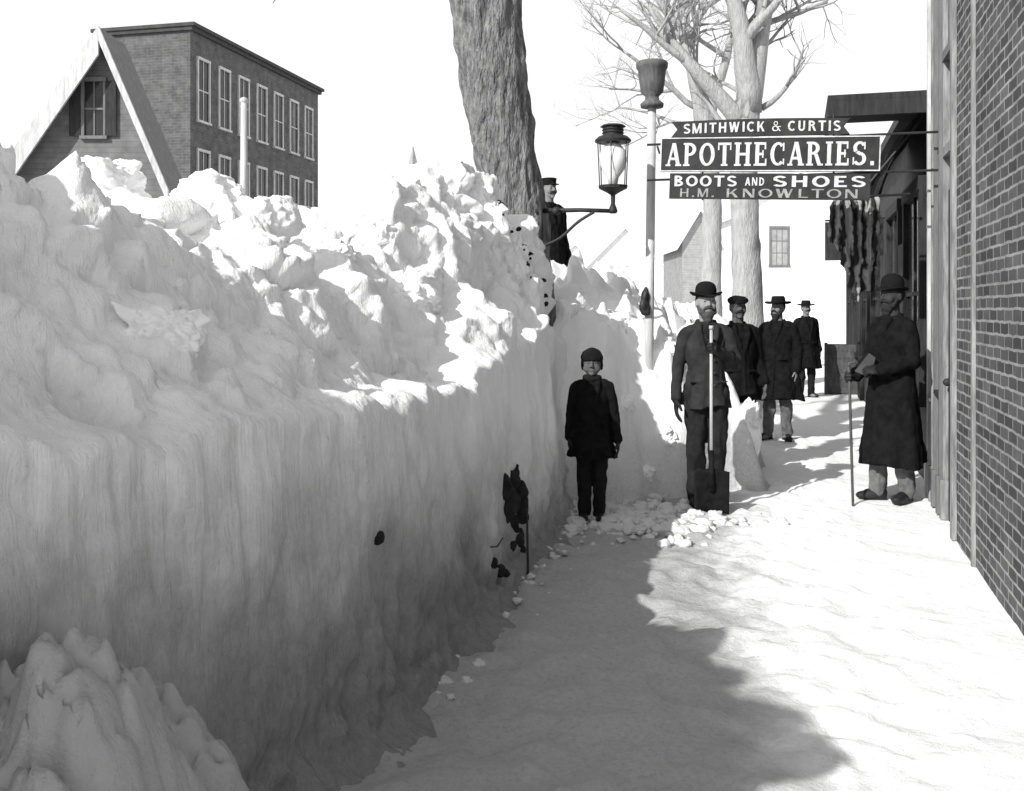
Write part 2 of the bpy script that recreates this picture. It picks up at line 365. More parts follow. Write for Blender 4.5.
for k,(px,py,rx,rz) in enumerate([(95,175,.27,.22),(205,190,.26,.20),(256,214,.2,.2),(330,245,.2,.13),(375,225,.22,.16),(410,290,.2,.12),(160,320,.16,.10)]):
    p=hit(px,py,5.0); lump(p+Vector((0,.3*rx,-.4*rz)),(rx,rx*.85,rz),k+1,label='rough block of shovelled snow on top of the bank',group=GB)
for k,(px,py,Y,rx,rz) in enumerate([(435,200,7.5,.34,.30),(478,222,7.7,.27,.34),(505,262,7.75,.20,.30),(528,300,7.8,.15,.26),(462,262,7.3,.24,.2)]):
    lump(W(px,py,Y),(rx,rx*.9,rz),k+41,label='large clump of snow piled against the tree trunk',group=GB,bvh=True)
TREES.append(FARB)
for k,(px,py,rx,rz) in enumerate([(612,322,.16,.12),(668,345,.15,.12),(628,400,.10,.10),(665,430,.12,.13),(645,470,.11,.08),(690,330,.14,.12)]):
    p=hit(px,py)
    if p is None: continue
    lump(p+Vector((0,.35*rx,-.4*rz)),(rx,rx*.9,rz),k+61,label='broken block of snow on the lower bank',group='snow blocks on the lower bank',mat='snow',amp=.8)
lump(W(742,442,9.25),(.17,.18,.46),75,label='upright chunky block of snow beside the shoveller',group='snow blocks on the lower bank',mat='snow',amp=.7)
TREES.pop()
# low broken heap at the foot of the near wall, cut from one height field
vs=[];fs=[]; nn_=110
for j in range(nn_):
    for i in range(nn_):
        u=-1+2*i/(nn_-1); v=-1+2*j/(nn_-1); x=-.96+.50*u; y=2.02+.55*v; p=Vector((x,y,0))
        rr=math.hypot(u*(1+.15*noise.noise(p*3)),v)+.22*noise.fractal(p*3.2,1,2,4)
        f=max(0,1-rr*rr*1.05); h=.98*f**.55
        z=h+f*(.13*(blk(p,4.2,.3,3.0,.8)-.5)+.07*(clump(p,9)-.5)+.035*(clump(p,20)-.5))-.05
        vs.append((x,y,z))
for j in range(nn_-1):
    for i in range(nn_-1): fs.append((j*nn_+i,j*nn_+i+1,(j+1)*nn_+i+1,(j+1)*nn_+i))
me=bpy.data.meshes.new('snow_mound'); me.from_pydata(vs,[],fs); me.update()
mk('snow_mound',me,'snowgrey',smooth=True,label='heap of broken snow at the foot of the bank wall',category='snow mound')
# rubble
bmr=MB()
for k in range(640):
    if k<170:
        i=RN.randrange(int(nseg*5.0),int(nseg*8.6)); b_=cur[i]; x=b_.x+.0+abs(RN.gauss(0,.12)); y=b_.y-.05; r=RN.choice([RN.uniform(.006,.02),RN.uniform(.01,.035)])
    else:
        x=RN.gauss(.95,.34); y=RN.gauss(7.6,.36); r=RN.choice([RN.uniform(.008,.022),RN.uniform(.015,.04),RN.uniform(.03,.07)])
    if k>=170 and (x<.42 or y>8.4): continue
    tmp=bmesh.new(); bmesh.ops.create_icosphere(tmp,subdivisions=3,radius=1); o3=Vector((k*2.1,k,0))
    for v in tmp.verts:
        n_=v.co.copy(); v.co=n_*r*(1+.45*noise.noise(n_*1.2+o3)+.25*noise.noise(n_*3+o3)+.14*noise.noise(n_*7+o3)); v.co.z*=.68; v.co+=Vector((x,y,r*.1))
    bmr.add([v.co.copy() for v in tmp.verts],[tuple(v.index for v in f.verts) for f in tmp.faces]); tmp.free()
mk('snow_rubble',bmr,'rubble',smooth=True,kind='stuff',label='loose snow crumbs fallen at the foot of the bank',category='snow rubble')

# ---------------------------------------------------------------- trees
def grow(mb,p,d,L,r,depth,up=.15):
    n=6; pts=[p]; rs=[r]; q=p.copy(); dd=d.normalized()
    for k in range(n):
        dd=(dd+Vector((RN.gauss(0,.11),RN.gauss(0,.11),RN.gauss(0,.09)+up*.12))).normalized(); q=q+dd*L/n
        pts.append(q.copy()); rs.append(r*(1-.58*(k+1)/n))
    mb.tube(pts,rs,max(4,8-2*(3-depth) if depth<3 else 8))
    if depth<=0: return
    for c in range(RN.choice([3,4,5])):
        k=RN.randint(2,n); a=pts[k]; side=Vector((RN.gauss(0,1),RN.gauss(0,1),RN.gauss(.25,.6))).normalized()
        grow(mb,a,(dd*.7+side*.75),L*RN.uniform(.5,.75),rs[k]*.7,depth-1,up)
def bare_tree(base,tp,tr,limbs,label,mat='bark',n=28,seed=0,group=None,ba=.028):
    e=empty('tree',base,label=label,category='tree',group=group)
    sm=catmull([Vector(p)-Vector(base) for p in tp],18); rr=[p.x for p in catmull([(r,0,0) for r in tr],18)]
    mb=MB(); mb.tube(sm,rr,n)
    for i,v in enumerate(mb.v):
        a=noise.fractal(Vector((v.x*9,v.y*9,v.z*1.8+seed)),.9,2,4)-.8*abs(noise.noise(Vector((v.x*18,v.y*18,v.z*3.0+seed))))
        c=min(sm,key=lambda s_:(s_-v).length); o_=(v-c); 
        mb.v[i]=v+o_.normalized()*a*ba*(1 if o_.length>.12 else .3)
    mk('trunk',mb,mat,e,smooth=True)
    cb=MB()
    for (p,q,r,dep) in limbs:
        p=Vector(p)-Vector(base); q=Vector(q)-Vector(base); grow(cb,p,q-p,(q-p).length,r,dep)
    mk('crown',cb,mat,e,smooth=True)
    return e
Yt=8.9
bare_tree(W(526,490,Yt),[W(530,485,Yt),W(526,300,Yt),W(514,200,Yt),W(502,130,Yt),W(490,48,Yt),W(480,-60,Yt)+Vector((0,.1,0)),W(470,-200,Yt)+Vector((0,.2,0))],[.26,.25,.26,.28,.31,.3,.22],
  [(W(478,-60,Yt),W(330,-330,Yt+.5),.17,3),(W(474,-120,Yt),W(640,-420,Yt+1),.16,3),(W(470,-190,Yt),W(470,-600,Yt),.2,3),(W(482,20,Yt+.1),W(380,-130,Yt+2),.07,3)],
  'large bare tree with deeply furrowed bark rising behind the snowbank',n=84,ba=.045)
RN.seed(5)
Y2=20
bare_tree(W(748,392,Y2),[W(750,392,Y2),W(748,310,Y2),W(745,220,Y2),W(744,150,Y2),W(748,100,Y2)],[.36,.31,.28,.27,.26],
  [(W(748,112,Y2),W(772,-20,Y2),.28,3),(W(745,120,Y2),W(742,-60,Y2),.27,3),(W(744,130,Y2),W(690,10,Y2-.5),.20,3),(W(762,108,Y2),W(822,72,Y2),.07,2),(W(744,150,Y2),W(655,60,Y2+1),.07,4),(W(745,120,Y2),W(715,-30,Y2+1),.16,4),(W(748,100,Y2),W(690,55,Y2+2),.05,4)],
  'bare elm with forking pale limbs beside the sidewalk','barklight',22,3)
Y3=24
bare_tree(W(710,376,Y3),[W(712,376,Y3),W(711,280,Y3),W(712,200,Y3),W(706,140,Y3),W(698,90,Y3)],[.3,.25,.23,.22,.2],
  [(W(700,100,Y3),W(676,-10,Y3),.20,4),(W(706,135,Y3),W(735,20,Y3),.16,3),(W(700,110,Y3),W(618,55,Y3),.08,4),(W(704,130,Y3),W(600,95,Y3+1),.06,4)],
  'slender bare tree beyond the shop signs','barklight',18,6)

# ---------------------------------------------------------------- lamp
L0=W(545,211,8.55); e=empty('street_lamp',L0,label='gas street lantern on iron bracket fixed to the tree',category='street lamp')
def rel(px,py,Y): return W(px,py,Y)-L0
mb=MB(); c=rel(613,211,8.5)
mb.tube([rel(536,211,8.7),rel(580,210,8.52),c],[.022,.018,.018],8); mb.tube(catmull([rel(543,246,8.6),rel(560,238,8.57),rel(578,222,8.53),rel(594,212,8.5)],5),[.013]*16,8)
mb.turn([(.03,-.02),(.04,0),(.03,.03),(.018,.06)],10,tuple(c)); mb.ell(rel(556,211,8.56),(.035,.035,.035)); mb.box(-.05,-.02,.02,.16,-.32,.08)
mk('bracket',mb,'iron',e,smooth=True)
lc=rel(613,188,8.5)
def ring4(r,z,n=6): return [(lc.x+r*math.cos(2*math.pi*j/n+.3),lc.y+r*math.sin(2*math.pi*j/n+.3),lc.z+z) for j in range(n)]
mb=MB(); mb.turn([(.018,-.14),(.02,-.06),(.06,-.035),(.12,-.005),(.125,.02),(.05,.025)],16,tuple(lc))
b0=ring4(.122,.01); b1=ring4(.140,.40)
for a_,c_ in zip(b0,b1): mb.tube([a_,c_],[.005,.005],6)
mb.turn([(.14,.385),(.152,.39),(.156,.405),(.125,.435),(.088,.445),(.088,.46),(.096,.465),(.088,.47),(.088,.485),(.096,.49),(.088,.495),(.088,.51),(.11,.52),(.09,.535),(.03,.545)],22,tuple(lc))
mk('lantern_frame',mb,'iron',e)
mb=MB(); mb.turn([(.035,.02),(.05,.09),(.095,.15),(.120,.24),(.105,.32),(.07,.36),(.05,.38)],18,tuple(lc)); mk('lamp_globe',mb,'opal',e,smooth=True)

P0=W(648,322,8.9); P0.z=0; e=empty('signpost',P0,label='pale wooden post topped by a large apothecary mortar',category='post')
tz=W(652,108,8.9); mb=MB(); mb.tube([(0,0,0),(.01,0,1.5),(tz.x-P0.x,0,tz.z)],[.045,.042,.038],12); mk('pole',mb,'paint',e,smooth=True)
mb=MB(); mb.turn([(.06,0),(.10,.005),(.105,.035),(.065,.07),(.06,.10),(.10,.14),(.115,.24),(.125,.34),(.14,.355),(.143,.395),(.13,.41),(.118,.41),(.11,.36),(.02,.33)],24,(tz.x-P0.x,0,tz.z)); mk('mortar',mb,'mortar',e,smooth=True)
mb=MB(); mb.ell((-.03,-.05,1.72),(.04,.04,.07)); mb.ell((-.05,-.06,1.62),(.03,.03,.06)); mb.tube([(-.02,-.04,1.8),(-.03,-.05,1.55)],[.02,.04]); mk('iron_latch',mb,'iron',e,voxel=.012,wr=.03)

# ---------------------------------------------------------------- lettering
T=.2; SERIF=True
def bar(x0,y0,x1,y1): return [(x0,y0),(x1,y0),(x1,y1),(x0,y1)]
def tk(*a): return bar(*a) if SERIF else None
def dg_(xa,ya,xb,yb,w): return [(xa-w/2,ya),(xa+w/2,ya),(xb+w/2,yb),(xb-w/2,yb)]
def ser(x,y,w=.36): return bar(x-w/2,y,x+w/2,y+.08) if SERIF else None
def V(x,w=None,top=1,bot=1):
    w=w or T
    r=[bar(x-w/2,0,x+w/2,1)]
    if top: r.append(ser(x,.92,w+.16))
    if bot: r.append(ser(x,0,w+.16))
    return r
def arc(cx,cy,rx,ry,a0,a1,tx=None,ty=None,n=14):
    tx=tx or T; ty=ty or TH
    out=[]
    for k in range(n):
        a=rad(a0+(a1-a0)*k/n); b_=rad(a0+(a1-a0)*(k+1)/n)
        out.append([(cx+rx*math.cos(a),cy+ry*math.sin(a)),(cx+rx*math.cos(b_),cy+ry*math.sin(b_)),(cx+(rx-tx)*math.cos(b_),cy+(ry-ty)*math.sin(b_)),(cx+(rx-tx)*math.cos(a),cy+(ry-ty)*math.sin(a))])
    return out
def glyphs():
    h=TH; n=max(.1,TH)
    return {
'A':(.86,[dg_(.14,0,.42,1,n+.01),dg_(.71,0,.44,1,.21),bar(.22,.26,.62,.26+h),ser(.14,0,.27),ser(.71,0,.32)]),
'B':(.8,V(.2)+arc(.32,.74,.33,.26,-90,90)+arc(.32,.27,.4,.27,-90,90)+[bar(.2,0,.34,h),bar(.2,.5-h/2,.34,.5+h/2),bar(.2,1-h,.34,1)]),
'C':(.84,arc(.44,.5,.41,.5,48,312)+[tk(.68,.62,.76,.97),tk(.7,.05,.77,.3)]),
'D':(.86,V(.2)+arc(.34,.5,.46,.5,-90,90)+[bar(.2,0,.36,h),bar(.2,1-h,.36,1)]),
'E':(.76,V(.2)+[bar(.2,0,.7,h),bar(.2,1-h,.66,1),bar(.2,.5-h/2,.55,.5+h/2),tk(.62,0,.7,.3),tk(.58,.7,.66,1),tk(.46,.34,.53,.66)]),
'H':(.95,V(.2)+V(.74)+[bar(.2,.5-h/2,.74,.5+h/2)]),
'I':(.42,V(.21)),
'K':(.9,V(.2)+[dg_(.32,.4,.68,.98,n+.02),dg_(.72,.0,.44,.58,.2),ser(.7,.92,.28),ser(.74,0,.3)]),
'L':(.72,V(.2)+[bar(.2,0,.68,h),tk(.6,0,.68,.34)]),
'M':(1.1,V(.17,n)+V(.9)+[dg_(.5,0,.2,1,.2),dg_(.5,0,.84,1,n)]),
'N':(.92,V(.17,n)+V(.74,n)+[dg_(.7,0,.2,1,.2)]),
'O':(.88,arc(.44,.5,.42,.5,0,360,None,None,24)),
'P':(.78,V(.2)+arc(.34,.72,.38,.28,-90,90)+[bar(.2,.44,.36,.44+h),bar(.2,1-h,.36,1)]),
'R':(.88,V(.2)+arc(.34,.73,.36,.27,-90,90)+[bar(.2,.46,.36,.46+h),bar(.2,1-h,.36,1),dg_(.72,0,.5,.5,.2),ser(.76,0,.26)]),
'S':(.76,arc(.38,.73,.33,.27,25,255,.19)+arc(.37,.28,.35,.28,-150,85,.19)+[tk(.6,.66,.67,.97),tk(.04,.03,.11,.34),dg_(.52,.42,.2,.6,.3)]),
'T':(.82,V(.41,None,0,1)+[bar(.05,1-h,.77,1),tk(.05,.68,.12,1),tk(.7,.68,.77,1)]),
'U':(.88,[bar(.1,.35,.3,1),bar(.74-max(n,.1),.35,.74,1),ser(.2,.92),ser(.69,.92,.24)]+arc(.42,.35,.32,.35,180,360,max(.15,n),h)),
'W':(1.2,[dg_(.36,0,.16,1,.2),dg_(.36,0,.58,1,n),dg_(.8,0,.58,1,.2),dg_(.8,0,1.02,1,n),ser(.16,.92,.32),ser(.58,.92,.3),ser(1.02,.92,.26)]),
'&':(.95,arc(.4,.77,.21,.23,0,360,.09,.08)+arc(.38,.27,.34,.27,0,360,.14,.09)+[dg_(.85,0,.32,.66,.15),bar(.6,.42,.9,.5),ser(.84,0,.2)]),
'.':(.34,[bar(.08,0,.26,.18)]), ' ':(.4,[])}
TH=.11; GS=glyphs(); SERIF=False; TH=.17; GN=glyphs(); T=.15; TH=.12; GL3=glyphs()
def lettering(parent,text,x0,x1,z0,z1,y,mat='signwhite',arch=0,GL=None):
    GL=GL or GN; sp=.10
    wt=sum(GL[c][0] for c in text)+sp*(len(text)-1); sx=(x1-x0)/wt; sz=z1-z0; cx=0; mb=MB(); k=0
    for ch in text:
        w,polys=GL[ch]
        for P_ in polys:
            if P_ is None: continue
            yy=y-.0004*(k%9); k+=1
            vs=[]
            for (a,b_) in P_:
                X_=x0+(cx+a)*sx; u=(X_-x0)/(x1-x0)*2-1
                vs.append((X_,yy,z0+b_*sz+arch*(1-u*u)))
            mb.add(vs,[(0,1,2,3)])
        cx+=w+sp
    for f in range(len(mb.f)):
        q=mb.f[f]; n_=(mb.v[q[1]]-mb.v[q[0]]).cross(mb.v[q[2]]-mb.v[q[0]])
        if n_.y>0: mb.f[f]=q[::-1]
    return mk('lettering',mb,mat,parent,recalc=False)
ang=math.atan(.283)
SL=Vector((.148*8.48,8.48,0))
def signx(px):
    k=(px-512)/F; return (k*8.48-SL.x)/(.962+.272*k)
def sz(py,t): return CH-(py-HY)/F*(8.48-.272*t)
w=signx(880); TL=rad(2.0); LF=math.tan(TL)*w    # boards hang slightly out of level
z0,z1=sz(171,w)-2.72,sz(135.5,w)-2.72
e=empty('shop_sign',(SL.x,SL.y,2.72+LF),-ang,label='long black board with white border and big serif lettering',category='sign'); e.rotation_euler=(0,TL,-ang)
mb=MB(); mb.box(0,w,0,.04,z0,z1); mk('board',mb,'signblack',e)
mb=MB(); bw=.009
mb.box(.0,w,-.006,0.0,z0,z0+bw); mb.box(.0,w,-.006,0,z1-bw,z1); mb.box(0,bw,-.006,0,z0+bw,z1-bw); mb.box(w-bw,w,-.006,0,z0+bw,z1-bw); mk('border',mb,'signwhite',e)
lettering(e,'APOTHECARIES.',.045,w-.035,z0+.045,z1-.045,-.003,GL=GS)
e2=empty('shop_sign',(SL.x,SL.y,2.99+LF*.8),-ang,label='black swallow-tailed board with white lettering above the long sign',category='sign'); e2.rotation_euler=(0,TL*.8,-ang)
a,b_=signx(671),signx(850); zt0,zt1=sz(135,w)-2.99+.014,sz(117,w)-2.99
mb=MB(); n=16
pts=[(a,zt1+.0),(a+.05,(zt0+zt1)/2),(a,zt0)]+[(a+(b_-a)*i/n,zt0+.0) for i in range(1,n)]+[(b_,zt0),(b_-.05,(zt0+zt1)/2),(b_,zt1)]+[(b_-(b_-a)*i/n,zt1+.012*math.sin(math.pi*i/n)) for i in range(1,n)]
m_=len(pts); mb.add([(x,0.01,z) for x,z in pts]+[(x,.045,z) for x,z in pts],[tuple(range(m_)),tuple(range(2*m_-1,m_-1,-1))]+[(i,(i+1)%m_,m_+(i+1)%m_,m_+i) for i in range(m_)])
mk('board',mb,'signblack',e2); lettering(e2,'SMITHWICK & CURTIS',a+.1,b_-.07,zt0+.026,zt1-.02,.006,arch=.008)
e3=empty('shop_sign',(SL.x,SL.y,2.48+LF*1.1),-ang,label='black hanging board with two rows of white lettering',category='sign'); e3.rotation_euler=(0,TL*1.1,-ang)
a,b_=signx(669),signx(870); zt0,zt1=sz(200,w)-2.48,sz(173,w)-2.48-.004
mb=MB(); mb.box(a,b_,.005,.045,zt0,zt1); mk('board',mb,'signblack',e3)
hh=zt1-zt0
lettering(e3,'BOOTS',a+.03,a+.56,zt0+hh*.48,zt1-.02,.001); lettering(e3,'AND',a+.62,a+.78,zt0+hh*.52,zt1-.034,.001); lettering(e3,'SHOES',a+.84,b_-.03,zt0+hh*.48,zt1-.02,.001)
lettering(e3,'H.M.',a+.08,a+.38,zt0+.012,zt0+hh*.40,.001,'dimletter',GL=GL3); lettering(e3,'KNOWLTON',a+.46,b_-.08,zt0+.012,zt0+hh*.40,.001,'dimletter',GL=GL3)
e4=empty('sign_bracket',(SL.x,SL.y,2.72),-ang,label='iron rods tying the shop signs to the storefront',category='bracket')
mb=MB(); mb.tube([(-.12,.07,z1+.02),(w+.55,.07,z1+.02)],[.010,.010],6); mb.tube([(-.12,.07,z0),(w+.55,.07,z0)],[.010,.010],6); mb.tube([(-.03,.07,z1),(-.06,.42,z1)],[.010,.010],6)
mb.tube([(w*.2,.065,z1+.2),(w*.2,.065,-.20)],[.008,.008],6); mb.tube([(w*.8,.065,z1+.2),(w*.8,.065,-.20)],[.008,.008],6); mk('rod',mb,'iron',e4)

# ---------------------------------------------------------------- building helpers
def window(parent,axis,plane,c,z,w,h,sgn,frame='paint',glass='glass',fw=.07,cols=2,rws=2,d=.03):
    def bx(mb,u0,u1,d0,d1,z0,z1):
        d0,d1=sorted((plane+sgn*d0,plane+sgn*d1))
        if axis=='x': mb.box(d0,d1,u0,u1,z0,z1)
        else: mb.box(u0,u1,d0,d1,z0,z1)
    mb=MB(); bx(mb,c-w/2,c+w/2,-.02,.012,z-h/2,z+h/2); o=mk('window',mb,glass,parent)
    mb=MB(); bx(mb,c-w/2-fw,c-w/2,.002,d+.03,z-h/2,z+h/2); bx(mb,c+w/2,c+w/2+fw,.002,d+.03,z-h/2,z+h/2)
    bx(mb,c-w/2-fw,c+w/2+fw,.002,d+.04,z+h/2,z+h/2+fw*1.3); bx(mb,c-w/2-fw*1.3,c+w/2+fw*1.3,.002,d+.07,z-h/2-fw,z-h/2)
    for i in range(1,cols): u=c-w/2+w*i/cols; bx(mb,u-.015,u+.015,.013,d,z-h/2,z+h/2)
    for i in range(1,rws): q=z-h/2+h*i/rws; bx(mb,c-w/2,c+w/2,.014,d+.003,q-.02,q+.02)
    mk('frame',mb,frame,o)
    return o
B0=Vector((1.12,0,0))
e=empty('brick_building',B0,-ang,label='weathered brick shop building with worn corner boards beside sidewalk',category='building')
mb=MB(); mb.box(0,6,1.2,7.28,-.1,7); mk('wall',mb,'bricknear',e)
mb=MB(); mb.box(-.35,6,1.2,7.27,7.0,7.3); mk('roof',mb,'roof',e)
window(e,'x',0,3.2,2.2,1.1,1.9,-1,frame='paintgrey')
mb=MB(); mb.box(-.025,-.002,6.42,6.47,0,6.9); mk('corner_board',mb,'trim',e)
mb=MB(); mb.box(-.035,-.002,7.18,7.26,0,6.9); mk('corner_board',mb,'trim',e)
e=empty('wooden_storefront',B0,-ang,label='tall dark wooden shopfront with thin pale trim and recessed door',category='building')
mb=MB(); mb.box(.07,6,7.3,8.9,-.1,5.6); mk('wall',mb,'clapdark',e)
for a0,a1,dx,mt in ((7.31,7.36,.02,'trim'),(7.9,7.95,.015,'trim'),(8.12,8.16,.015,'paintgrey'),(8.42,8.45,.015,'paintgrey'),(8.62,8.65,.01,'trim'),(8.83,8.88,.015,'paint')):
    mb=MB(); mb.box(-dx+.02,.068,a0,a1,0,5.3); mb.box(-dx,.068,a0-.015,a1+.01,0.001,.3); mk('pilaster',mb,mt,e)
mb=MB(); mb.box(.04,.066,7.40,7.88,0,2.5); d_=mk('door',mb,'darkwood',e); mb=MB(); mb.ell((.02,7.8,1.05),(.03,.03,.03)); mk('handle',mb,'iron',d_)
window(e,'x',.068,8.29,1.9,.14,1.9,-1,'darkwood',cols=1,fw=.03,d=0); window(e,'x',.07,8.74,1.9,.1,2.1,-1,'paintgrey',cols=1,fw=.02,d=0); window(e,'x',.07,7.64,4.2,.4,1.3,-1,'paintgrey',d=0)
mb=MB(); mb.box(-.10,.2,7.3,8.9,5.4,5.62); mk('cornice',mb,'trim',e)
mb=MB(); mb.box(.0,.066,7.37,7.89,2.75,2.82); mk('door_lintel',mb,'trim',e)
e=empty('wooden_storefront',B0,-ang,label='low dark wooden shopfront with large windows and short canopy',category='building')
mb=MB(); mb.box(.08,6,8.91,24,-.1,3.40); mk('wall',mb,'clapdark',e)
mb=MB(); mb.box(-.12,6.2,9.75,24,3.402,3.5); mk('roof',mb,'roof',e)
for a_ in (10.3,12.3,15.0,17.2,20,22.5): window(e,'x',.08,a_,1.75,1.3,1.9,-1,'darkwood',cols=2,rws=2,fw=.1)
for a_ in (11.35,13.6,18.6):
    mb=MB(); mb.box(.02,.078,a_-.4,a_+.4,0,2.3); d_=mk('door',mb,'darkwood',e); mb=MB(); mb.ell((.0,a_-.3,1.0),(.03,.03,.03)); mk('handle',mb,'iron',d_)
mb=MB(); mb.box(-.80,.2,8.92,9.9,3.43,3.48); mb.box(-.80,.07,8.915,8.96,3.29,3.428); mb.box(-.80,-.76,8.97,9.9,3.29,3.428); mb.box(-.755,.07,8.965,9.9,3.40,3.425)
mk('canopy',mb,'darkwood',e)
for k in range(4):
    mb=MB(); mb.tube([(.06,9.3+k*.6,3.35),(-.42,9.3+k*.6,2.75)],[.012,.012],6); mk('awning_rod',mb,'iron',e)
mb=MB(); vs=[];fs=[]
for j in range(30):
    for i in range(9):
        u=i/8; vs.append((.05-.42*u+.03*math.sin(j*.9),9.3+j*.065,3.38-.55*u*u-.25*u+.02*math.sin(j*.7+i)))
for j in range(29):
    for i in range(8): fs.append((j*9+i,j*9+i+1,(j+1)*9+i+1,(j+1)*9+i))
mb.add(vs,fs); o=mk('awning',mb,'clothgrey',e,smooth=True,recalc=False); q=o.modifiers.new('t','SOLIDIFY'); q.thickness=.01
# hanging cloth
e=empty('hanging_cloth',W(852,198,9.0),label='bulky patterned cloth goods hanging from a rod by the shopfront',category='cloth')
mb=MB(); mb.tube([(-.16,0,.0),(.5,-.05,.03)],[.012,.012],6); mk('rod',mb,'iron',e)
for (ox,oy,wd,ln,sd,lean) in ((-.05,0,.10,.56,1,.08),(.09,.03,.12,.76,4,.02),(-.12,.02,.06,.40,8,-.02),(.19,.0,.06,.60,3,-.03)):
    mb=MB(); rg=[]
    for k in range(24):
        v=k/23; n=60
        rg.append([(ox+lean*v+wd*(.60+.55*math.sin(v*2.5+.2))*math.cos(t)*(1+.10*math.sin(5*t+sd))+.02*noise.noise(Vector((t,v*3,sd))), oy+.05*math.sin(t)*(1+.5*math.sin(8*t+sd+v)), -ln*v*(1+.45*noise.noise(Vector((math.cos(t)*2.5,math.sin(t)*2.5,sd)))*v)) for t in [2*math.pi*j/n for j in range(n)]])
    mb.loft(rg); mk('cloth',mb,'stripe',e,voxel=.009,sm=1,wr=.045)
e=empty('hanging_sign',W(833,222,13),-ang,label='small dark blank board hanging over the sidewalk',category='sign')
mb=MB(); mb.box(-.1,.11,0,.03,-.5,0); mk('board',mb,'darkwood',e); mb=MB(); mb.tube([(-.1,.015,.02),(1.2,.015,.05)],[.012,.012],6); mk('rod',mb,'iron',e)
# crate
e=empty('wooden_crate',Vector((6.22,18.9,0)),-ang,label='upright dark slatted wooden crate standing on the sidewalk',category='crate')
mb=MB(); mb.box(-.27,.27,-.2,.3,.02,.93); mk('crate_body',mb,'darkwood',e)
mb=MB()
for k in range(7): mb.box(-.29,.29,-.235,-.205,.02+k*.131,.148+k*.131)
mk('slats',mb,'crate',e)
for x in (-.28,.28):
    mb=MB(); mb.box(x-.03,x+.03,-.26,-.236,0,.97); mk('corner_post',mb,'crate',e)

# far brick building
e=empty('brick_building',Vector((-10.2,31.7,0)),-math.atan(.235),label='three storey brick building with rows of tall windows',category='building')
mb=MB(); mb.box(-3.4,0,0,9.7,-.1,10.55); mk('wall',mb,'brickfar',e)
mb=MB(); mb.box(-3.5,.22,-.15,9.85,10.55,10.66); mb.box(-3.45,.12,-.1,9.8,10.43,10.547); r_=mk('roof',mb,'roof',e)
for z in (8.65,5.7,2.8):
    for k in range(7): window(e,'x',0,.75+k*1.33,z,.64,1.95,1,'paint',cols=2,rws=2,fw=.07)
# gabled house
e=empty('wooden_house',Vector((W(106,100,22).x,22,0)),rad(0),label='grey wooden house with steep gable and pale rake boards',category='house')
ap=7.5; hl,hr=2.2,1.35; el_,er_=ap-hl*1.45,ap-hr*2.35; dp=1.0
mb=MB(); mb.add([(-hl,0,-.1),(hr,0,-.1),(hr,0,er_),(0,0,ap),(-hl,0,el_),(-hl,dp,-.1),(hr,dp,-.1),(hr,dp,er_),(0,dp,ap),(-hl,dp,el_)],[(0,1,2,3,4),(9,8,7,6,5),(1,6,7,2),(0,4,9,5),(2,7,8,3),(4,3,8,9),(0,5,6,1)]); mk('wall',mb,'clapgrey',e)
for sx_,ev_,slp in ((-hl,el_,1.45),(hr,er_,2.35)):
    xe=sx_*1.12; ze=ap-abs(xe)*slp
    mb=MB(); mb.add([(0,-.35,ap+.05),(xe,-.35,ze+.05),(xe,dp+.1,ze+.05),(0,dp+.1,ap+.05),(0,-.35,ap+.2),(xe,-.35,ze+.2),(xe,dp+.1,ze+.2),(0,dp+.1,ap+.2)],[(0,1,2,3),(4,5,6,7),(0,1,5,4),(1,2,6,5),(2,3,7,6),(3,0,4,7)]); r_=mk('roof',mb,'paintgrey' if sx_>0 else 'snow',e)
    wd_=.10 if sx_>0 else .4
    mb=MB(); mb.add([(0,-.36,ap-wd_),(xe,-.36,ze-wd_),(xe,-.36,ze+.22),(0,-.36,ap+.22),(0,-.42,ap-wd_),(xe,-.42,ze-wd_),(xe,-.42,ze+.22),(0,-.42,ap+.22)],[(0,1,2,3),(4,5,6,7),(0,1,5,4),(1,2,6,5),(2,3,7,6),(3,0,4,7)]); mk('rake_board',mb,'paint',r_)
window(e,'y',0,-.25,6.0,.42,1.2,-1,'paintgrey')
for x in (-.78,.01):
    mb=MB(); mb.box(x-.0,x+.24,-.075,-.065,5.40,6.6); mk('shutter',mb,'darkwood',e)
def house(px,Y,w,dp,ev,ap,mat,label,rz=0,wins=True,one=None):
    e=empty('wooden_house',Vector(((px-512)/F*Y,Y,0)),rz,label=label,category='house'); h=w/2
    mb=MB(); mb.add([(-h,0,-.1),(h,0,-.1),(h,0,ev),(0,0,ap),(-h,0,ev),(-h,dp,-.1),(h,dp,-.1),(h,dp,ev),(0,dp,ap),(-h,dp,ev)],[(0,1,2,3,4),(9,8,7,6,5),(1,6,7,2),(0,4,9,5),(2,7,8,3),(4,3,8,9),(0,5,6,1)]); mk('wall',mb,mat,e)
    for sg in (-1,1):
        dx=h+.3; dz=(ap-ev)/h*.3
        mb=MB(); mb.add([(0,-.3,ap+.02),(sg*dx,-.3,ev-dz+.02),(sg*dx,dp+.3,ev-dz+.02),(0,dp+.3,ap+.02),(0,-.3,ap+.17),(sg*dx,-.3,ev-dz+.17),(sg*dx,dp+.3,ev-dz+.17),(0,dp+.3,ap+.17)],[(0,1,2,3),(4,5,6,7),(0,1,5,4),(1,2,6,5),(2,3,7,6),(3,0,4,7)]); mk('roof',mb,'snow',e)
    if one: window(e,'y',0,*one,-1,'paintgrey','glassfar',cols=3,rws=3,fw=.12)
    if wins:
        for z in (2.2,5.0):
            if z+1<ev+1:
                for k in range(int(w//2.2)): window(e,'y',0,-h+1.2+k*2.1,z,.8,1.5,-1,'paint','glassfar')
    return e
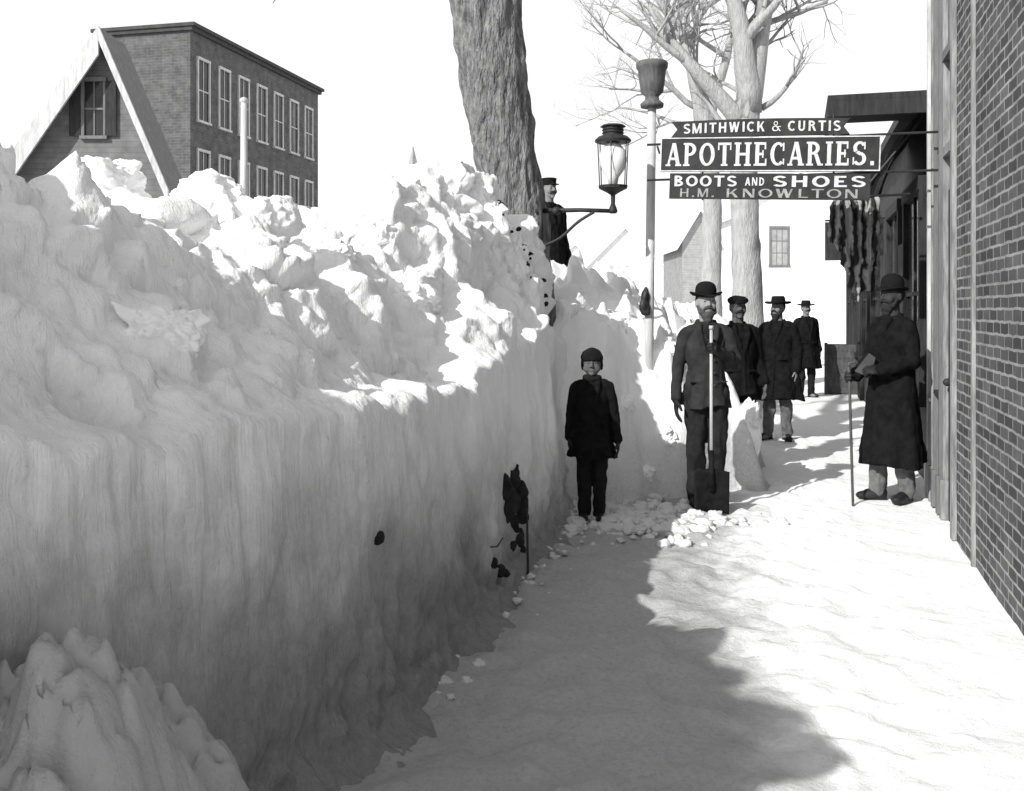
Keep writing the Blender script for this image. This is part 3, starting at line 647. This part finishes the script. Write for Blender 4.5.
house(700,48,1.7,6,4.9,6.3,'clappale','small grey gabled shed down the street',wins=False)
house(800,58,7.5,8,7.0,9.5,'clap','white clapboard house with one tall framed window',wins=False,one=(-1.2,5.2,.95,2.1))
house(625,75,6,8,4.6,7.6,'clap','distant white clapboard house')
house(575,85,6,8,4.5,7,'clap','distant white clapboard house')
e=empty('church_steeple',Vector((W(413,200,70).x,70,0)),label='distant grey steeple tip above the snowbank',category='steeple')
mb=MB(); mb.box(-1.2,1.2,-1.2,1.2,0,9); mk('tower',mb,'clappale',e); mb=MB(); mb.turn([(1.0,9),(.02,13.0)],4); mk('spire',mb,'clappale',e)
p=W(244,165,5.6); e=MB(); e.tube([(0,0,-.8),(0,0,.0),(.0,0,.36)],[.02,.02,.018],10); e.ell((0,0,.36),(.024,.024,.02))
mk('marker_post',e,'paint',smooth=True,loc=p,label='thin white wooden post standing in the snowbank',category='post')
# broken post in bank
pb_=hit(522,560,6); pb_=Vector((pb_.x+.02,pb_.y-.04,0))
e=empty('broken_post',pb_,label='broken dark timber post half buried in snow wall',category='post')
mb=MB(); mb.tube([(.015,-.06,.0),(.01,-.02,.40)],[.008,.006],8); mk('stake',mb,'iron',e)
for grp in (((516,468,.03),(514,474,.045),(511,481,.06),(503,488,.065),(516,491,.075),(508,500,.08),(517,506,.07),(505,512,.06),(519,518,.055),(511,522,.05),(514,530,.035)),((520,534,.035),(518,542,.04),(512,547,.03),(521,551,.025)),((492,566,.035),(499,571,.04),(507,575,.03))):
    mb=MB()
    for (px,py,r) in grp:
        q=hit(px,py,6)-pb_; mb.ell(q+Vector((.0,.02,0)),(r*1.0,.035,r*1.1))
    mk('timber',mb,'dirt',e,voxel=.008,wr=.035,sm=1)
p=hit(490,548,6); mb=MB(); mb.tube([(0,0.02,0),(.04,-.03,.015),(.07,-.06,.07)],[.004,.004,.003],5); mb.tube([(.0,0.02,0),(-.10,-.03,.06)],[.004,.003],5)
mk('twig',mb,'darkwood',loc=p,label='thin dark twig poking from snow wall',category='twig')
lump(hit(379,538,4),(.032,.02,.026),77,name='stone',label='small dark stone lodged in the snow wall',mat='dirt',sub=4,cat='stone')
for k in range(20):
    t=RN.random(); px=486+58*t+RN.gauss(0,4); py=183+112*t**1.2+RN.gauss(0,5); r=RN.uniform(.010,.028)
    q=hit(px,py)
    if q is None or q.y>8.3: continue
    lump(q+Vector((0,.012,-.01)),(r*1.6,r,r*.9),90+k,name='dirt_clod',label='dark clod of frozen dirt on snowbank shoulder',mat='dirt',group='dirt clods on the snowbank',sub=4,cat='dirt clod',amp=1.0)

# ---------------------------------------------------------------- people
def hand(mb,w,D,Nn_,S,curl,k=1.0):
    w=Vector(w);D=Vector(D).normalized();Nn_=Vector(Nn_); Nn_=(Nn_-D*Nn_.dot(D)).normalized(); S=Vector(S); S=(S-D*S.dot(D)-Nn_*S.dot(Nn_)).normalized()
    Rm=Matrix((S,Nn_,D)).transposed()
    mb.ell(w+D*.05*k,(.042*k,.017*k,.054*k),12,8,Rm); mb.tube([w-D*.01,w+D*.03*k],[.028*k,.026*k],8)
    ang_=[rad(a) for a in ((12,30,45) if curl=='relax' else (55,125,190))]
    for o_,L in zip((.031,.011,-.010,-.030),(.072,.082,.076,.060)):
        p=w+D*.088*k+S*o_*k; pts=[w+D*.05*k+S*o_*.8*k,p]
        for a,l in zip(ang_,(.45,.32,.26)):
            p=p+(D*math.cos(a)+Nn_*math.sin(a))*L*l*1.05*k; pts.append(p.copy())
        mb.tube(pts,[.009*k,.0095*k,.009*k,.0085*k,.007*k],8)
    t0=w+D*.022*k+S*.026*k; t1=t0+(D*.6+S*.75+Nn_*.3).normalized()*.038*k; t2=t1+(D*.85+S*.15+Nn_*(.9 if curl!='relax' else .35)).normalized()*.042*k
    mb.tube([t0,t1,t2],[.014*k,.012*k,.009*k],8,True)
def person(loc,H,head,label,c):
    s=H/1.75; E=empty('person',loc,rad(head),label=label,category='person'); E.scale=(s,s,s)
    hs=c.get('hs',1.0); hz=c.get('hz',hs); st=c.get('st',1.0); hd_=c.get('drop',0)
    J=dict(hipL=(-.09,0,.92),hipR=(.09,0,.92),knL=(-.1,-.02,.5),knR=(.1,-.02,.5),anL=(-.11,.02,.09),anR=(.11,.02,.09),
      shL=(-.165,0,1.395),shR=(.165,0,1.395),elL=(-.225,.04,1.12),elR=(.225,.04,1.12),wrL=(-.245,-.03,.88),wrR=(.245,-.03,.88))
    J.update(c.get('J',{})); J={k:Vector(v) for k,v in J.items()}
    hd={'L':dict(D=(0,-.1,-1),N=(1,0,0),S=(0,-1,0),curl='relax'),'R':dict(D=(0,-.1,-1),N=(-1,0,0),S=(0,-1,0),curl='relax')}
    for k in 'LR': hd[k].update(c.get('hand'+k,{}))
    mb=MB()
    for k in 'LR':
        mb.tube([J['hip'+k],J['kn'+k],J['an'+k]],[.085,.055,.04],10,True)
        mb.ell(J['an'+k]+Vector((0,-.06,-.05)),(.035,.1,.03)); mb.tube([J['sh'+k],J['el'+k],J['wr'+k]],[.045,.04,.03],10,True)
        hand(mb,J['wr'+k],**{'D':hd[k]['D'],'Nn_':hd[k]['N'],'S':hd[k]['S'],'curl':hd[k]['curl']},k=1.05)
    mb.ell((0,0,.96),(.15,.10,.13)); mb.ell((0,0,1.24),(.15,.10,.21)); mb.tube([J['shL'],(0,0,1.42),J['shR']],[.045,.06,.045],10)
    mb.tube([(0,.01,1.38),(0,.0,1.58)],[.06,.056],10)
    Mh=Matrix.Translation((0,0,1.50-hd_))@Matrix.Rotation(rad(c.get('yaw',0)),4,'Z')@Matrix.Rotation(rad(c.get('pitch',0)),4,'X')@Matrix.Diagonal((hs,hs,hz,1))@Matrix.Translation((0,0,-1.50))
    mb.M=Mh
    mb.ell((0,.008,1.655),(.076,.094,.098),18,12); mb.ell((0,-.020,1.59),(.062,.068,.066)); mb.ell((0,-.072,1.549),(.024,.018,.018))
    mb.tube([(0,-.084,1.668),(0,-.104,1.625)],[.009,.0135],8,True); mb.ell((0,-.073,1.678),(.052,.018,.010)); mb.ell((0,-.079,1.583),(.024,.012,.009))
    for x in (-1,1): mb.ell((x*.077,.012,1.635),(.010,.02,.032)); mb.ell((x*.034,-.058,1.615),(.034,.030,.036)); mb.ell((x*.031,-.072,1.652),(.020,.012,.013)); mb.ell((x*.012,-.094,1.62),(.009,.01,.008))
    if c.get('child'):
        for x in (-1,1): mb.ell((x*.036,-.050,1.600),(.040,.036,.040))
    mk('body',mb,c.get('skin','skin'),E,voxel=.0062,sm=3)
    for x in (-1,1):
        mb=MB(); mb.M=Mh; mb.ell((x*.031,-.0815,1.653),(.0095,.004,.004),10,6); mk('eye',mb,'eye',E,smooth=True)
    mb=MB(); mb.M=Mh; mb.ell((0,.028,1.655),(.081,.084,.09)); 
    mk('hair',mb,'hair',E,voxel=.012,wr=.01)
    if c.get('beard'):
        mb=MB(); mb.M=Mh
        if c['beard']>=1:
            mb.ell((0,-.052,1.54),(.054,.045,.045)); mb.ell((0,-.058,1.51),(.038,.035,.04))
            for x in (-1,1): mb.tube([(x*.070,-.01,1.61),(x*.057,-.046,1.565),(0,-.076,1.548)],[.014,.022,.02],8,True)
        for x in (-1,1): mb.tube([(0,-.096,1.606),(x*.026,-.089,1.599),(x*.040,-.076,1.585)],[.011,.012,.006],8,True)
        mk('beard',mb,c.get('beardmat','hair'),E,voxel=.006,wr=.008)
    hem=c.get('hem',.78); fl=c.get('flare',.03); mb=MB(); rings=[]; n=44; ph=RN.random()*6
    for z,rx,ry,cy in ((hem,.190*st+fl,.15*st+fl*.9,0),(hem*.6+.99*.4,.182*st+fl*.6,.142*st+fl*.5,0),(.99,.172*st,.135*st,0),(1.1,.158*st,.128*st,0),(1.24,.172*st,.134*st,-.004),(1.33,.17*st,.126*st,0),(1.40,.145*st,.10*st,.004),(1.445,.105,.085,.006),(1.485,.07,.07,.006)):
        ft=max(0,(1.15-z))/(1.15-hem+.01)
        rings.append([( rx*math.cos(2*math.pi*j/n)*(1+.075*ft*math.sin(6*2*math.pi*j/n+ph)+.035*ft*math.sin(11*2*math.pi*j/n+ph*2)), cy+ry*math.sin(2*math.pi*j/n)*(1+.075*ft*math.sin(6*2*math.pi*j/n+ph)+.035*ft*math.sin(11*2*math.pi*j/n+ph*2)), z-.02*ft*math.sin(3*2*math.pi*j/n+ph)*(1 if z==hem else 0)) for j in range(n)])
    mb.loft(rings)
    for k in 'LR':
        w_=J['wr'+k]; el=J['el'+k]; sh=J['sh'+k]; mid=sh.lerp(el,.5)
        mb.tube([sh,mid,el,el.lerp(w_,.5),w_],[.060*st,.060*st,.055*st,.050*st,.046*st],14,True)
        mb.tube([(sh.x*.3,.0,1.445),sh],[.05,.058*st],12,True)
        mb.tube([w_+(el-w_).normalized()*.05,w_+(w_-el).normalized()*.012],[.052*st,.050*st],12)
    mb.tube([Vector((.072*math.cos(a),.072*math.sin(a)+.005,1.49-(.02 if math.sin(a)<0 else 0))) for a in [i*math.pi/8 for i in range(17)]],[.021]*17,8)
    fy=-.134*st
    for x in (-1,1): mb.tube([(x*.07,-.075,1.47),(x*.068,-.115*st,1.38),(x*.035,fy,1.27),(.008,fy+.002,1.19)],[.02,.02,.02,.01],8)
    mb.tube([(.012,fy+.003,1.19),(.012,-.130*st,1.1),(.014,-.140*st,.96),(.014,-.15*st-fl*.9,hem+.01)],[.009]*4,6)
    for x in (-1,1): mb.box(x*.11-.05,x*.11+.05,-.122*st-fl*.3,-.06,1.0,1.015)
    mk('coat',mb,c.get('coat','clothblack'),E,voxel=.0085,sm=3,wr=c.get('wr',.018))
    if c.get('buttons'):
        for z in (1.18,1.08,.98,.88):
            mb=MB(); mb.ell((.045,-.140*st,z),(.012,.006,.012),8,6); mk('button',mb,'iron',E,smooth=True)
    if c.get('shirt'):
        mb=MB(); mb.ell((0,-.095,1.40),(.035,.028,.06)); mk('scarf',mb,'clothdark',E,smooth=True)
    if c.get('child'):
        mb=MB(); mb.tube([Vector((.07*math.cos(a),.07*math.sin(a),1.485)) for a in [i*math.pi/8 for i in range(17)]],[.036]*17,10); mk('scarf',mb,'clothdark',E,voxel=.01,wr=.015)
    mb=MB()
    for k in 'LR':
        h_,kn,an=J['hip'+k],J['kn'+k],J['an'+k]
        mb.tube([h_,h_.lerp(kn,.5),kn,kn.lerp(an,.5),an+Vector((0,0,-.005))],[.105,.092,.077,.07,.066],14,True)
    mb.ell((0,0,.95),(.16,.125,.12)); mk('trousers',mb,c.get('trousers','clothdark'),E,voxel=.01,sm=1,wr=.03)
    for k in 'LR':
        a=J['an'+k]; y_=rad(c.get('toe',18))*(-1 if k=='L' else 1); mb=MB(); mb.M=Matrix.Translation((a.x,a.y,0))@Matrix.Rotation(y_,4,'Z')
        mb.ell((0,.03,.05),(.04,.045,.05)); mb.ell((0,-.06,.045),(.042,.075,.045)); mb.ell((0,-.12,.035),(.047,.065,.034)); mb.tube([(0,.01,.05),(0,.01,c.get('shaft',.16))],[.05,.055],12)
        mb.box(-.035,.035,-.15,.06,.0,.02)
        for i,v in enumerate(mb.v):
            if v.z<0: v.z=0
        mk('boot',mb,'leather',E,voxel=.008,sm=2)
    if c.get('gloves',1):
        for k in 'LR':
            mb=MB(); hand(mb,J['wr'+k],hd[k]['D'],hd[k]['N'],hd[k]['S'],hd[k]['curl'],1.16)
            mk('glove',mb,c.get('glove','leather'),E,voxel=.005,sm=1)
    ht=c.get('hat','derby'); mb=MB(); mb.M=Mh
    def brim(z,rx,ry,w,curl,th=.006):
        n=32; rg=[]
        for (f,dz) in ((0,0),(.5,.0),(1,1),(1,1),(.5,.0),(0,0)):
            top= len(rg)<3
            rg.append([((rx+w*f)*math.cos(a),(ry+w*f*1.05)*math.sin(a),z+(th if top else -th*.2)+dz*(curl*abs(math.cos(a))**2-.012*(1-abs(math.cos(a))))) for a in [2*math.pi*j/n for j in range(n)]])
        rg.append(rg[0]); mb.loft(rg,cap=False)
    if ht=='derby':
        mb.turn([(.082,-.005),(.086,.02),(.085,.055),(.078,.085),(.062,.105),(.035,.118),(.01,.122)],28,(0,.005,1.695),1,1.17); brim(1.70,.08,.098,.05,.028)
    elif ht=='wide':
        mb.turn([(.084,-.005),(.084,.03),(.078,.075),(.066,.095),(.03,.09),(.01,.085)],28,(0,.005,1.695),1,1.15); brim(1.70,.08,.095,.075,.02)
    elif ht=='tall':
        mb.turn([(.084,-.005),(.085,.03),(.083,.07),(.074,.10),(.055,.12),(.03,.132),(.01,.135)],28,(0,.005,1.69),1,1.15); brim(1.695,.08,.095,.035,.015)
    elif ht=='cap':
        mb.ell((0,.005,1.715),(.105,.115,.05)); mb.turn([(.085,0),(.085,.03)],24,(0,.005,1.685),1,1.15); mb.ell((0,-.11,1.69),(.06,.05,.01))
    elif ht=='kepi':
        mb.turn([(.084,0),(.084,.05),(.09,.085),(.02,.09)],24,(0,.005,1.685),1,1.12); mb.ell((0,-.115,1.69),(.06,.045,.009))
    elif ht=='knit':
        mb.ell((0,.008,1.712),(.090,.106,.085)); mb.turn([(.084,-.020),(.097,-.008),(.097,.028),(.086,.038)],24,(0,.008,1.69),1,1.14)
        for x in (-1,1): mb.ell((x*.078,.03,1.64),(.018,.045,.065))
    mk('hat',mb,'felt',E,smooth=ht!='cap',voxel=.007 if ht in('cap','kepi','knit') else None,sm=2,wr=.012 if ht in('cap','knit') else 0)
    return E
def gp(px,Y): return Vector(((px-512)/F*Y,Y,0.0))
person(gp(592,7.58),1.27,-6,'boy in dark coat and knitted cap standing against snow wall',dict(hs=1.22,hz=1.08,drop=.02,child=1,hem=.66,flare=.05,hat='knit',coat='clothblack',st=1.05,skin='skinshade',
  J=dict(elL=(-.225,.04,1.10),elR=(.235,.03,1.10),wrL=(-.235,-.02,.87),wrR=(.27,-.03,.84),knL=(-.08,-.02,.5),knR=(.08,-.02,.5),anL=(-.075,.02,.09),anR=(.075,.0,.09)),toe=8,shaft=.3))
ps=gp(706,8.16)
person(ps,1.76,0,'bearded man in grey coat and bowler hat holding a shovel upright',dict(hem=.80,flare=.02,coat='clothgrey',trousers='clothbrown',beard=1,beardmat='beard',buttons=1,shirt=2,shaft=.3,yaw=4,st=.94,wr=.016,skin='skinlight',
  J=dict(elL=(-.225,.04,1.12),wrL=(-.25,-.04,.87),elR=(.24,-.06,1.15),wrR=(.035,-.24,1.27),anL=(-.08,.02,.09),anR=(.08,.02,.09),knL=(-.085,-.03,.5),knR=(.085,-.03,.5)),
  handR=dict(D=(-.25,-1,.15),N=(-1,.25,0),S=(0,.1,1),curl='grip'),toe=14))
sh=ps+Vector((-.025,-.34,0)); e=empty('shovel',sh,label='snow shovel with long pale handle and dark steel blade',category='shovel')
mb=MB(); mb.tube([(0,0,.3),(0,.0,1.44)],[.013,.012],12); mb.tube([(-.0,0,1.44),(0,0,1.47)],[.018,.018],10); mk('handle',mb,'woodpole',e,smooth=True)
mb=MB(); n=12
def bl(u,v): return (-.135+.27*u, -.02+.03*math.cos((u-.5)*3.1)*(1)-.02*v, .0+.36*v)
vs=[];fs=[]
for j in range(9):
    for i in range(n+1):
        u=i/n; v=j/8; x,y,z=bl(u,v); 
        if j==8: z-=.03*abs(u-.5)*2
        vs.append((x,y,z))
for j in range(8):
    for i in range(n): fs.append((j*(n+1)+i,j*(n+1)+i+1,(j+1)*(n+1)+i+1,(j+1)*(n+1)+i))
mb.add(vs,fs); o=mk('blade',mb,'steel',e,smooth=True,recalc=False); q=o.modifiers.new('t','SOLIDIFY'); q.thickness=.006; 
mb=MB(); mb.tube([(0,-.01,.2),(0,-.005,.48)],[.03,.02],10,True); mk('socket',mb,'steel',e,smooth=True)
person(gp(738,9.9),1.72,8,'man in dark jacket and soft cap standing behind low snowbank',dict(hem=.76,coat='clothblack',hat='cap',beard=.5,skin='skinshade',st=1.05,gloves=0,yaw=-5,J=dict(wrR=(.25,-.08,.89))))
person(gp(778,12.2),1.72,-34,'bearded man in long black overcoat, light trousers and brimmed hat',dict(hem=.52,flare=.08,coat='clothblack',trousers='clothlight',hat='wide',beard=1,st=1.25,skin='skin',gloves=0,
  J=dict(elL=(-.28,.04,1.12),wrL=(-.22,-.10,.92),elR=(.25,.03,1.12),anL=(-.12,-.04,.09),anR=(.1,.04,.09)),toe=30,yaw=-16))
person(gp(806,18.1),1.72,10,'man in dark overcoat and brimmed hat standing on the sidewalk',dict(hem=.55,flare=.06,coat='clothblack',hat='wide',beard=.5,st=1.2,trousers='clothdark'))
pr=gp(892,8.35); HR=-70
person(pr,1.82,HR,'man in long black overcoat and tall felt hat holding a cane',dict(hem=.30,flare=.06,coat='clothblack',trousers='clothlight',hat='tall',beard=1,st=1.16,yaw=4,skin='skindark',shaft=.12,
  J=dict(elL=(-.24,-.0,1.14),wrL=(-.17,-.22,1.0),elR=(.24,-.0,1.13),wrR=(.13,-.22,1.06),anL=(-.09,-.06,.09),anR=(.09,.06,.09),knL=(-.1,-.05,.5),knR=(.1,.03,.5)),
  handL=dict(D=(.1,-1,-.1),N=(1,0,0),S=(0,0,1),curl='grip'),handR=dict(D=(-.6,-1,0),N=(-.5,.3,-.7),S=(0,-.3,1),curl='grip'),toe=18))
mr_=Matrix.Rotation(rad(HR),4,'Z')
ct=pr+mr_@Vector((-.135,-.325,1.05)); cb_=Vector((.341*8.12,8.12,0.0)); e=MB()
d_=(ct-cb_); e.tube([(0,0,0),d_,d_*1.06],[.011,.012,.012],10); top=d_*1.06
e.tube([top,top+Vector((0,0,.03)),top+Vector((.05,0,.045)),top+Vector((.08,0,.02))],[.012,.012,.011,.01],8)
mk('cane',e,'crate',smooth=True,loc=cb_,label='wooden walking cane resting on the snow',category='cane')
e=MB(); e.add([(-.07,0,-.08),(.08,.0,-.09),(.06,0,.08),(-.01,0,.10)]+[(-.07,.02,-.08),(.08,.02,-.09),(.06,.02,.08),(-.01,.02,.10)],[(0,1,2,3),(7,6,5,4),(0,4,5,1),(1,5,6,2),(2,6,7,3),(3,7,4,0)])
o=mk('folded_paper',e,'paper',loc=pr+mr_@Vector((.0,-.27,1.14)),label='folded grey paper held against the overcoat',category='paper'); o.rotation_euler=(rad(-15),rad(15),rad(-50))
pb=gp(549,11.2); pb.z=W(549,172,11.2).z-1.79
person(pb,1.70,35,'man in dark coat and peaked cap standing on the snowbank',dict(hem=.6,coat='clothblack',hat='kepi',beard=.5,st=1.1,skin='skin'))
lump(Vector((pb.x+.1,pb.y+.1,pb.z-.15)),(1.2,.8,.62),55,name='snow_mound',label='heap of snow the capped man stands on',mat='snow',cat='snow mound',amp=.6)

# ---------------------------------------------------------------- light, camera
az=Vector((.66,.75,0)).normalized(); el=rad(33)
Ld=Vector((az.x*math.cos(el),az.y*math.cos(el),-math.sin(el)))
sd=bpy.data.lights.new('sun','SUN'); sd.energy=5.0; sd.angle=rad(.6); sd.color=(1,.995,.985)
so=bpy.data.objects.new('sun',sd); C.objects.link(so); so.rotation_euler=Ld.to_track_quat('-Z','Y').to_euler(); so.location=(-5,-5,9)
w=bpy.data.worlds.new('World'); bpy.context.scene.world=w; w.use_nodes=True; nt=w.node_tree; bg=nt.nodes['Background']
sk=nt.nodes.new('ShaderNodeTexSky'); sk.sky_type='NISHITA'; sk.sun_disc=False; sk.sun_elevation=el; sk.sun_rotation=math.atan2(-az.x,-az.y)
bw=nt.nodes.new('ShaderNodeRGBToBW'); nt.links.new(sk.outputs[0],bw.inputs[0])
tc=nt.nodes.new('ShaderNodeTexCoord'); sx=nt.nodes.new('ShaderNodeSeparateXYZ'); nt.links.new(tc.outputs['Generated'],sx.inputs[0])
r=ramp(nt,sx.outputs[2],[(0,1),(.30,1),(.48,1),(1,1)])
r_=r.node.color_ramp
for el__,val in zip(r_.elements,(9.0,9.0,6.0,6.0)): el__.color=(val,val,val,1)
ml=nt.nodes.new('ShaderNodeMath'); ml.operation='MULTIPLY_ADD'; nt.links.new(bw.outputs[0],ml.inputs[0]); ml.inputs[1].default_value=.5; nt.links.new(r,ml.inputs[2])
nt.links.new(ml.outputs[0],bg.inputs[0]); bg.inputs[1].default_value=.1
cd=bpy.data.cameras.new('camera'); cam=bpy.data.objects.new('camera',cd); C.objects.link(cam); cam.location=(0,0,CH); cam.rotation_euler=(rad(90),0,0)
cd.sensor_width=36; cd.lens=36*F/1024; cd.shift_y=-(395.5-HY)/1024; cd.clip_start=.05; cd.clip_end=1500
bpy.context.scene.camera=cam
vsn=bpy.context.scene.view_settings; vsn.view_transform='Standard'; vsn.look='None'; vsn.exposure=0
